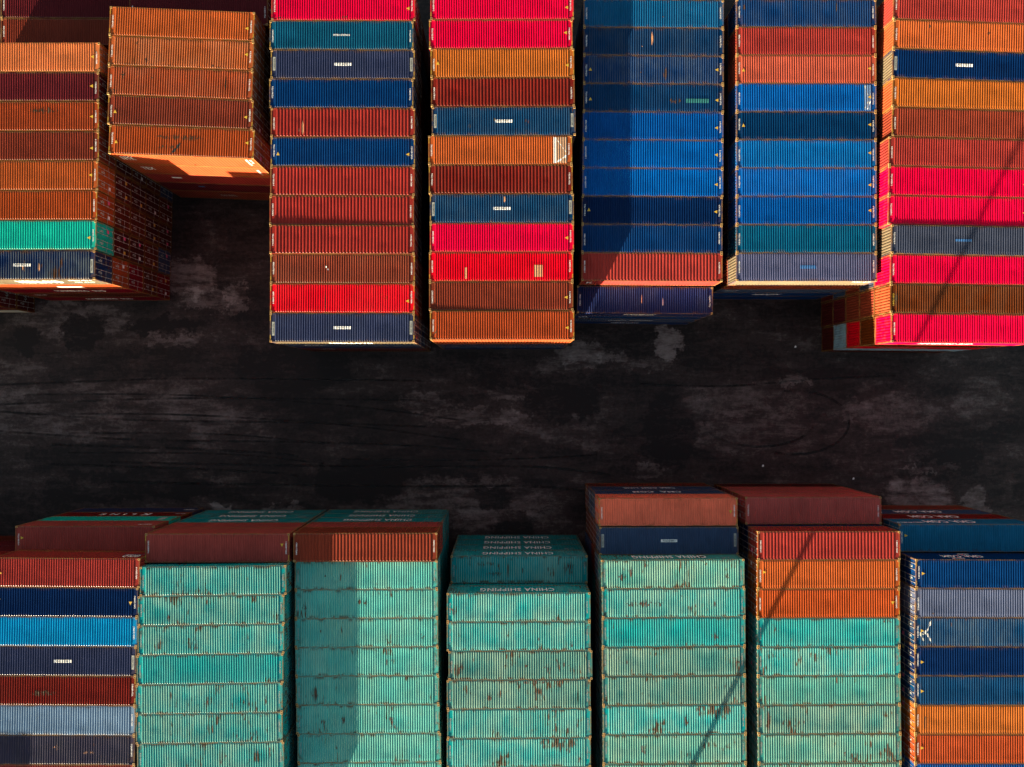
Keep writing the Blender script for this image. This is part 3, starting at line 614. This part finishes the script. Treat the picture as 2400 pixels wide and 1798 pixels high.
bay(side='lower', no=5, hs=MIX13, ref='L', xs=[1409,1411,1411,1411,1412,1413,1413,1413], y0=(1313,1311), y1=(1792,1790), flip=1, style='mono', pool=['dark navy','maroon','dull turquoise','brown'], rows=[
    tq(c='mint', look='rust spotted pale mint', marks=CSB()+[('blot', M_RUSTY, 4.3, .3, .3, .35), ('blot', M_RUSTY, 3.5, -.1, .12, .6), ('blot', M_RUSTY, -4.6, .2, .15, .4), ('blot', M_RUSTY, -2.8, -.8, .1, .3)]), tq(look='pale turquoise', marks=[('blot', M_RUSTY, 2.4, .1, 1.6, .35)]), tq(w=.75, look='brighter turquoise', marks=[('blot', M_RUSTY, -3.5, .4, .35, .35)]), tq(c='olive mint', look='dull mint', marks=[('blot', M_RUSTY, -5.3, .4, .35, .7)]), tq(c='olive mint', look='dull mint', ), tq(look='bluish rust streaked turquoise', marks=[('blot', M_RUSTY, -1.0, .1, .15, .8)]), tq(c='mint', look='pale mint', marks=[('blot', M_RUSTY, 2.5, 0, .3, .8)]), tq(c='mint', )], extra=2)
bay(side='lower', no=6, hs=S4, ref='L', xs=[1746.8], y0=(1165,1165), y1=(1165,1165), flip=1, style='face', pool=ANY, front=1, rows=[row('shade maroon', '', .3, look='lower shaded maroon')], low={0: ['shade maroon', 'shade maroon', 'dark maroon']})
bay(side='lower', no=6, hs=MIX13, ref='L', xs=[1775.4,1774.5,1774,1775,1775,1775,1776,1777,1777], y0=(1245.7,1245.5), y1=(1790,1789), flip=1, style='mono', pool=['dark navy','maroon','dull turquoise','navy'], rows=[
    row('rust red', '', .35, 'broad', look='wide ribbed rust red'), row('orange', 'triL hazard', .3), row('burnt orange', 'triR hazard', .3), tq(w=.8, look='bright turquoise', marks=[('blot', M_RUSTY, -5.0, -.9, .4, .2)]), tq(), tq(c='mint', look='pale mint', w=.85), tq(c='olive mint', look='rust edged dull mint', marks=[('blot', M_RUSTY, 5.2, .2, .2, 1.0)]), tq(c='mint', look='rust streaked mint', marks=[('blot', M_RUSTY, -1.3, .1, .1, 1.0)]), tq(c='mint', )], extra=2)
bay(side='lower', no=7, hs=H4, ref='L', xs=[2106.8], y0=(1228,1229), y1=(1228,1229), flip=1, style='face', pool=ANY, front=1, rows=[row('shade blue', 'triL', .4, look='lower shaded dark blue', marks=[T('CMA CGM', 4.5, 1.2, .9, 1.5), T('CMAU 471822 0', 2.4, .45, 4.6, 2.0)])],
    low={0: ['dark red brown', 'dark navy', 'brown']}, lowmarks={(0, 1): [T('CMA CGM', 4.5, 1.2, .7, 1.5)], (0, 2): [T('CMA CGM', 4.5, 1.1, .6, 1.4), T('CMAU 47', 1.4, .4, 5.0, 1.9)]})
bay(side='lower', no=7, hs=MIX14, ref='L', xs=[2146.4,2145,2144,2144,2144,2144,2144,2144], y0=(1311,1313), y1=(1790,1792), flip=1, style='mono', pool=['dark navy','navy','deep blue','maroon','dark navy'], rows=[
    row('deep blue', 'triL hazard', .25, marks=[T('CMA CGM', 3.5, .9, 1.4, 1.5), ('sidepanel', M_WHITE, 1.6, 2.7, 2.25, 2.42), ('sidepanel', M_WHITE, .3, 1.3, .55, .72)]), row('lavender grey', '', .4, marks=[('blot', M_RUSTY, 4.6, .9, .12, .12)]),
    row('blue grey', 'triL', .7, look='torn film covered blue grey', marks=[('band', M_WISP, [(5.5, -.1), (5.0, .22), (4.65, .95)], .2), ('band', M_WISP, [(5.3, .15), (5.0, -.22), (4.7, -1.05)], .16), ('band', M_DULL, [(5.66, .15), (5.2, .2)], .22), ('band', M_DULL, [(5.6, .22), (5.3, .8)], .1)][::1]),
    row('navy', 'triL hazard', .25), row('blue grey', 'triL hazard', .5), row('tan orange', '', .5, look='bright orange', marks=[('blot', M_SOOT, 5.2, .1, .1, .8)]), row('brown orange', 'triL hazard', .4), row('royal blue', '', .3)], extra=2)

NUM = {}
def build():
    # how many rows stand between each bay and the aisle
    tot = {}
    for b in BAYS: tot[(b['side'], b['no'])] = tot.get((b['side'], b['no']), 0) + len(b['rows'])
    seen = {}
    ci = 0
    for b in BAYS:
        key = (b['side'], b['no']); n = len(b['rows']); zt = sum(b['hs']); rot = math.pi if b['flip'] else 0
        def nw(i, x):
            t = i/max(1, n-1); yl = b['y0'][0]+(b['y1'][0]-b['y0'][0])*t; yr = b['y0'][1]+(b['y1'][1]-b['y0'][1])*t
            ang = -math.atan((yr-yl)/338.0); ux = Vector((math.cos(ang), math.sin(ang), 0)); uy = Vector((-ux.y, ux.x, 0))
            if b['ref'] == 'L': p = at(x, yl, zt); c = p + ux*L/2 - uy*W/2
            else: p = at(x, yr, zt); c = p - ux*L/2 - uy*W/2
            return c, ang
        cs = [nw(i, b['xs'][i]) for i in range(n)]
        ys = [c.y for c, a in cs]
        if n > 1:
            pitch = (ys[0]-ys[-1])/(n-1); good = max(pitch, 2.447); mid = (ys[0]+ys[-1])/2
            ys = [mid + good*((n-1)/2-i) for i in range(n)]
        NUM[key+(b.get('back', 0), b.get('front', 0))] = (ys, cs)
        rows = list(b['rows'])
        for i in range(n + b.get('extra', 0)):
            inside = i < n
            if inside:
                c, ang = cs[i]; c = Vector((c.x, ys[i], 0)); r = rows[i]
            else:
                c, ang = cs[-1]; c = Vector((c.x, ys[-1]-2.447*(i-n+1)*(1 if n > 1 else 1), 0)); r = None
            # order from the aisle
            if b['side'] == 'upper':
                if b.get('back') == 1: k = tot[key]-i if False else None
                front_extra = 1 if key == ('upper', 5) and b.get('back') != -1 else 0
                order = n - i + front_extra
                if b.get('back') == -1: order = 1
                if b.get('back') == 1: order = (8 if b['no'] == 1 else 5) + n - i
            else:
                off = 0 if b.get('front') else (2 if b['no'] == 5 else 1)
                order = i + 1 + off
            where = '%s from the aisle in the %s %s bay' % (WORD.get(order, str(order)), WORD[b['no']], b['side'])
            z = 0.02 + b.get('dz', 0); zs = []
            for h in b['hs']: zs.append(z); z += h
            nt_ = len(b['hs'])
            lowcols = b.get('low', {}).get(i)
            for t in range(nt_):                       # t = 0 is the top
                h = b['hs'][nt_-1-t]; zb = zs[nt_-1-t]
                if not inside:
                    add_mass(c, ang+rot, zb, h, random.choice(b['pool']), roof=(t == 0)); continue
                if t == 0:
                    if b.get('back') == 1 and i == 0:
                        add_mass(c, ang+rot, zb, h, r['c'], roof=True); continue
                    lf = r.get('lift', (0, 0)); tilt = math.atan((lf[0]-lf[1])/L)
                    if b['flip']: tilt = -tilt
                    label = '%s container, %s' % (r['look'], where)
                    ci += 1
                    make_full(c, ang, zb+(lf[0]+lf[1])/2, h, r['c'], r['w'], r.get('kind', 'fine'), r['f'], label, b['flip'], tilt, ci, r.get('marks', ()), r.get('walls'))
                    continue
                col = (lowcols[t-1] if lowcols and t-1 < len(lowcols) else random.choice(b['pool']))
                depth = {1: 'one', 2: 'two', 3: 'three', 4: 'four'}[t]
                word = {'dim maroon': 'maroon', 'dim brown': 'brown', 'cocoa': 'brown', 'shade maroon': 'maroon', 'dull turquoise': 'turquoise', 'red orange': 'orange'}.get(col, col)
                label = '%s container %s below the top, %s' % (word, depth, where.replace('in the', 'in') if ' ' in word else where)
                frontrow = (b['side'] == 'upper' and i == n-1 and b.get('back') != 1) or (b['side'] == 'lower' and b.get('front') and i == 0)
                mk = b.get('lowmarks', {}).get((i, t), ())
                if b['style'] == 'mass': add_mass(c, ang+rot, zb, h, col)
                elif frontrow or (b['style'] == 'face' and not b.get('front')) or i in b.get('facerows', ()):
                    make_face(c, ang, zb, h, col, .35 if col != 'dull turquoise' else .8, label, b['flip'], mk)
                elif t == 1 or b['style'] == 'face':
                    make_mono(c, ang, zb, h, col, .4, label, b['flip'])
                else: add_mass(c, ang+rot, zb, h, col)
build()

# bay beyond the left edge of the upper side: low stack whose end just shows
c0 = at(81.6, 733, 0)
for i in range(5):
    c = Vector((c0.x - L/2, c0.y + W/2 + i*2.447, 0))
    for t in range(2):
        if i == 0:
            o = make_face(c, 0, 0.02 + t*HCUBE, HCUBE, 'dark maroon' if t == 0 else 'maroon', .35,
                          'maroon container at the left edge, %s of its low stack' % ('bottom' if t == 0 else 'top'), 0, [('sidepanel', M_DULL, -5.8, 5.8, .25, 2.3)] if t == 0 else ())
            d = [k for k in o.children if k.name.startswith('door')][0]
            link('lettering', text_mesh('HAPAG', .55, M_DULL), d, (L/2-0.008, 0.55, 1.5), (math.pi/2, 0, math.pi/2))
        else: add_mass(c, 0, 0.02+t*HCUBE, HCUBE, 'maroon', roof=(t == 1))
# unseen stacks beyond the lower left corner, added to shade the aisle and first lower bay
for i in range(13):
    for j in (0, 1):
        c = Vector((-43.9-L/2-13.2*j, -15.6-i*2.447, 0)); tall = i >= 9
        for t in range(6 if tall else 5): add_mass(c, 0, 0.02+t*STD, STD, random.choice(ANY), roof=(t == (5 if tall else 4)))
mm = bpy.data.meshes.new('container_mass'); mm.from_pydata(Mass.v, [], Mass.f); mm.update(); mm.materials.append(M_MASS)
ca = mm.color_attributes.new('tint', 'FLOAT_COLOR', 'CORNER')
for p in mm.polygons:
    for li in p.loop_indices: ca.data[li].color = (*Mass.c[p.index], 1)
mo = bpy.data.objects.new('stacked_containers', mm); COL.objects.link(mo)
mo['kind'] = 'stuff'; mo['label'] = 'remaining dark containers deep in the shaded gaps between the stacks'; mo['category'] = 'containers'

# ------------------------------------------------------------------ lamp mast south of the picture (its shadow crosses the right-hand bays)
P1 = at(1628.3, 1783.3, 13.565); k = math.tan(SUN_AZ-math.pi)
dy = P1.y+46.5
mx_, my_ = P1.x - k*dy, -46.5
mast = bpy.data.objects.new('lamp_mast', None); COL.objects.link(mast); mast.location = (mx_, my_, 0)
tag(mast, 'tall grey lamp mast standing south of the fifth lower bay', 'lamp mast')
M_STEEL = flat_mat('mast_steel', (0.45, 0.46, 0.47), 0.45, 0.6)
mb = MB(); n = 10; zs = [0, 10, 20, 30.5]; rs = [.30, .25, .21, .17]
for (za, ra), (zb, rb) in zip(zip(zs, rs), list(zip(zs, rs))[1:]):
    for q in range(n):
        a0, a1 = q*2*math.pi/n, (q+1)*2*math.pi/n
        mb.quad((ra*math.cos(a0), ra*math.sin(a0), za), (ra*math.cos(a1), ra*math.sin(a1), za), (rb*math.cos(a1), rb*math.sin(a1), zb), (rb*math.cos(a0), rb*math.sin(a0), zb))
link('pole', mb.mesh('mast_pole', M_STEEL), mast)
mb = MB(); mb.box(-.45, .45, -.45, .45, 0, .5); link('base', mb.mesh('mast_base', flat_mat('concrete_base', (.3, .29, .27), .9)), mast)
mb = MB(); mb.box(-1.1, 1.1, -.06, .06, 30.5, 30.62); mb.box(-.06, .06, -1.1, 1.1, 30.5, 30.61); link('lamp_ring', mb.mesh('mast_ring', M_STEEL), mast)
for q in range(4):
    mb = MB(); mb.box(-.28, .28, -.2, .2, 30.2, 30.5)
    link('floodlight', mb.mesh('floodlight', M_STEEL), mast, (1.05*math.cos(q*math.pi/2), 1.05*math.sin(q*math.pi/2), 0))

# ------------------------------------------------------------------ ground
m, t, b = new_mat('yard_asphalt')
tc = N(t, 'ShaderNodeTexCoord'); v = tc.outputs['Object']
dn = N(t, 'ShaderNodeTexNoise'); dn.inputs['Scale'].default_value = 0.7; dn.inputs['Detail'].default_value = 8; dn.inputs['Roughness'].default_value = 0.62
t.links.new(v, dn.inputs['Vector'])
sub = N(t, 'ShaderNodeVectorMath', operation='SUBTRACT'); t.links.new(dn.outputs['Color'], sub.inputs[0]); sub.inputs[1].default_value = (.5, .5, .5)
scl = N(t, 'ShaderNodeVectorMath', operation='SCALE'); t.links.new(sub.outputs[0], scl.inputs[0]); scl.inputs['Scale'].default_value = 3.8
wv = N(t, 'ShaderNodeVectorMath', operation='ADD'); t.links.new(v, wv.inputs[0]); t.links.new(scl.outputs[0], wv.inputs[1])
dn2 = N(t, 'ShaderNodeTexNoise'); dn2.inputs['Scale'].default_value = 3.5; dn2.inputs['Detail'].default_value = 6; t.links.new(v, dn2.inputs['Vector'])
sc2 = N(t, 'ShaderNodeVectorMath', operation='SCALE'); t.links.new(dn2.outputs['Color'], sc2.inputs[0]); sc2.inputs['Scale'].default_value = 0.9
wv2 = N(t, 'ShaderNodeVectorMath', operation='ADD'); t.links.new(wv.outputs[0], wv2.inputs[0]); t.links.new(sc2.outputs[0], wv2.inputs[1])
warp = wv2.outputs[0]
acc = None
def blob(px, py, rx, ry, s, soft=0.15):
    global acc
    p = at(px, py, 0); s0 = 79.55/F_PX
    a = N(t, 'ShaderNodeVectorMath', operation='SUBTRACT'); t.links.new(warp, a.inputs[0]); a.inputs[1].default_value = (p.x, p.y, 0)
    d = N(t, 'ShaderNodeVectorMath', operation='MULTIPLY'); t.links.new(a.outputs[0], d.inputs[0]); d.inputs[1].default_value = (1/(rx*s0), 1/(ry*s0), 0)
    l = N(t, 'ShaderNodeVectorMath', operation='LENGTH'); t.links.new(d.outputs[0], l.inputs[0])
    o = maprange(t, l.outputs['Value'], 1.0+soft, 1.0-soft, 0, s)
    acc = o if acc is None else mathn(t, 'ADD', acc, o)
for q in ((450,640,70,45,.40),(500,690,70,25,.30),(562,690,24,42,.30),(170,740,150,45,.22),(420,785,60,22,.28),(60,880,60,50,.12),(260,960,330,70,.17),(560,1000,110,60,.10),
          (1000,930,70,18,.22),(1120,965,110,22,.22),(1210,910,60,16,.18),(1260,1000,180,40,.12),(1575,793,34,36,.55,.2),(1370,822,55,28,.32),(1450,826,36,14,.25),(1530,842,60,16,.2),(1330,850,80,20,.15),
          (1870,880,45,12,.26),(1760,930,170,40,.14),(1790,1000,150,60,.16),(1990,945,60,25,.16),(2100,950,110,60,.14),(2310,930,70,60,.12),(2160,1160,75,50,.42,.25),(2190,1085,70,12,.30),(2300,1180,30,60,.28),(1530,1095,40,18,.22),
          (1110,1180,230,60,.26,.3),(1060,1120,150,10,.16),(530,1180,24,14,.42),(670,1188,50,12,.32),(520,1110,90,14,.12),(230,1125,40,10,.16),(1440,1040,60,16,.14),
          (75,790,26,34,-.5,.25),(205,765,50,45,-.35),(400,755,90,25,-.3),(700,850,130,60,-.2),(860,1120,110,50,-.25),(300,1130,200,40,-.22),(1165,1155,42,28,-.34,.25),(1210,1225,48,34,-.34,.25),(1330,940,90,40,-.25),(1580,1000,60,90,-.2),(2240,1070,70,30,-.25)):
    blob(*q)
n1 = noise(t, v, 0.17, 8, 0.68, (0.42, 1.6, 1)); n2 = noise(t, v, 0.8, 8, 0.7, (0.42, 1.5, 1)); n3 = noise(t, v, 9.0, 3, 0.7)
n4 = noise(t, v, 0.5, 4, 0.6, (0.12, 2.2, 1))
val = mathn(t, 'ADD', mathn(t, 'ADD', maprange(t, n1, .40, .62, 0, .20), maprange(t, n2, .50, .60, 0, .11)), maprange(t, n4, .5, .8, 0, .10))
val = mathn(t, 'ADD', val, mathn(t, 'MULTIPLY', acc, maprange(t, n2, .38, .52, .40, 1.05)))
val = mathn(t, 'ADD', val, maprange(t, n3, .2, .8, -.05, .05))
n5 = noise(t, warp, 1.0, 5, 0.65, (0.07, 1.7, 1)); n6 = noise(t, v, 2.2, 6, 0.75)
val = mathn(t, 'ADD', val, maprange(t, n5, .30, .46, -.09, 0))
val = mathn(t, 'ADD', val, maprange(t, n6, .35, .7, -.07, .09))
n7 = noise(t, warp, 0.28, 7, 0.7); val = mathn(t, 'ADD', val, maprange(t, n7, .52, .60, 0, .09))
# joints between the paved strips near the lower stacks
sx = N(t, 'ShaderNodeSeparateXYZ'); t.links.new(v, sx.inputs[0])
cr = N(t, 'ShaderNodeValToRGB'); t.links.new(val, cr.inputs[0]); e = cr.color_ramp.elements
e[0].position = 0.0; e[0].color = (.0112, .0074, .0074, 1); e[1].position = .9; e[1].color = (.29, .250, .238, 1)
el = e.new(.22); el.color = (.041, .0278, .0258, 1); el = e.new(.5); el.color = (.135, .108, .103, 1)
t.links.new(cr.outputs[0], b.inputs['Base Color'])
t.links.new(maprange(t, val, 0, .6, .62, .9), b.inputs['Roughness']); b.inputs['Specular IOR Level'].default_value = 0.25
bp = N(t, 'ShaderNodeBump'); bp.inputs['Strength'].default_value = 0.25; bp.inputs['Distance'].default_value = 0.02
t.links.new(n3, bp.inputs['Height']); t.links.new(bp.outputs[0], b.inputs['Normal'])
mb = MB(); mb.quad((-900, -900, 0), (900, -900, 0), (900, 900, 0), (-900, 900, 0))
g = link('ground', mb.mesh('ground', m)); g['kind'] = 'structure'; g['label'] = 'dark worn asphalt yard with pale dusty patches'

# tyre marks: rubber laid on the asphalt
m, t, b = new_mat('tyre_rubber'); tc = N(t, 'ShaderNodeTexCoord')
nz = noise(t, tc.outputs['Object'], 0.35, 8, .72)
b.inputs['Base Color'].default_value = (.014, .010, .010, 1); b.inputs['Roughness'].default_value = .8
tr = N(t, 'ShaderNodeBsdfTransparent'); ms = N(t, 'ShaderNodeMixShader'); out = [x for x in t.nodes if x.type == 'OUTPUT_MATERIAL'][0]
t.links.new(maprange(t, nz, .34, .66, 0.05, .8), ms.inputs[0]); t.links.new(tr.outputs[0], ms.inputs[1]); t.links.new(b.outputs[0], ms.inputs[2]); t.links.new(ms.outputs[0], out.inputs['Surface'])
def smooth(pts, n=14):
    outp = []
    for i in range(len(pts)-1):
        p0 = pts[max(0, i-1)]; p1 = pts[i]; p2 = pts[i+1]; p3 = pts[min(len(pts)-1, i+2)]
        for k in range(n):
            u = k/n
            outp.append(tuple(.5*((2*p1[j])+(-p0[j]+p2[j])*u+(2*p0[j]-5*p1[j]+4*p2[j]-p3[j])*u*u+(-p0[j]+3*p1[j]-3*p2[j]+p3[j])*u**3) for j in (0, 1)))
    outp.append(pts[-1]); return outp
mb = MB(); lay = 0.004
ring = lambda cx, cy, rx, ry, a0, a1: [(cx+rx*math.cos(math.radians(a)), cy+ry*math.sin(math.radians(a))) for a in range(a0, a1+1, 15)]
tracks = [([(0,902),(400,888),(800,890),(1000,893)], .35), ([(60,925),(420,926),(800,950),(1080,985)], .3), ([(0,965),(330,985),(700,990),(1000,1000)], .35), ([(160,1015),(520,1018),(760,1040)], .3), ([(120,1042),(430,1052),(640,1062),(700,1070)], .4),
          ([(260,1083),(500,1088),(800,1092),(1000,1094),(1250,1094),(1430,1112)], .4), ([(800,1075),(1050,1079),(1250,1074),(1400,1066)], .3), ([(880,1040),(1020,1048),(1200,1064)], .3),
          (ring(1780,985,130,62,15,185), .4), (ring(1860,990,130,75,-100,120), .4), ([(1500,900),(1700,905),(1900,890),(2100,880)], .35)]
tracks += [([(x, y+46) for x, y in p], w_) for p, w_ in tracks[:6]]
for pts, wd in tracks:
    q = [at(x, y, 0) for x, y in smooth(pts)]; rows_ = []
    for i_, p in enumerate(q):
        d = (q[min(i_+1, len(q)-1)]-q[max(i_-1, 0)]).normalized(); nn = Vector((-d.y, d.x, 0))
        wob = 0.0
        rows_.append([tuple(p+nn*(wd*.32+wob)+Vector((0, 0, lay))), tuple(p-nn*(wd*.32-wob)+Vector((0, 0, lay)))])
    mb.grid(rows_); lay += 0.0005
o = link('tyre_marks', mb.mesh('tyre_marks', m)); o['kind'] = 'structure'; o['label'] = 'dark tyre marks curving over the asphalt aisle'
# scraps of litter in the aisle
for i, (px, py, lb) in enumerate(((1788, 1092, 'small white paper scrap lying on dark asphalt nearer mid aisle'), (2000, 1122, 'small white paper scrap near the stacks at lower right'), (1864, 813, 'small white paper scrap beneath the upper right stacks'))):
    mb = MB(); mb.quad((-.11, -.07, .01), (.02, -.10, .03), (.12, -.02, .012), (.07, .09, .05), (-.06, .08, .015)); mb.quad((-.06, .08, .015), (.07, .09, .05), (.05, .13, .02), (-.02, .12, .012))
    o = link('paper_scrap', mb.mesh('paper_scrap', M_WHITE), None, at(px, py, 0)); tag(o, lb, 'litter', 'paper scraps on the ground')
print('objects', len(COL.objects), 'mass faces', len(Mass.f))
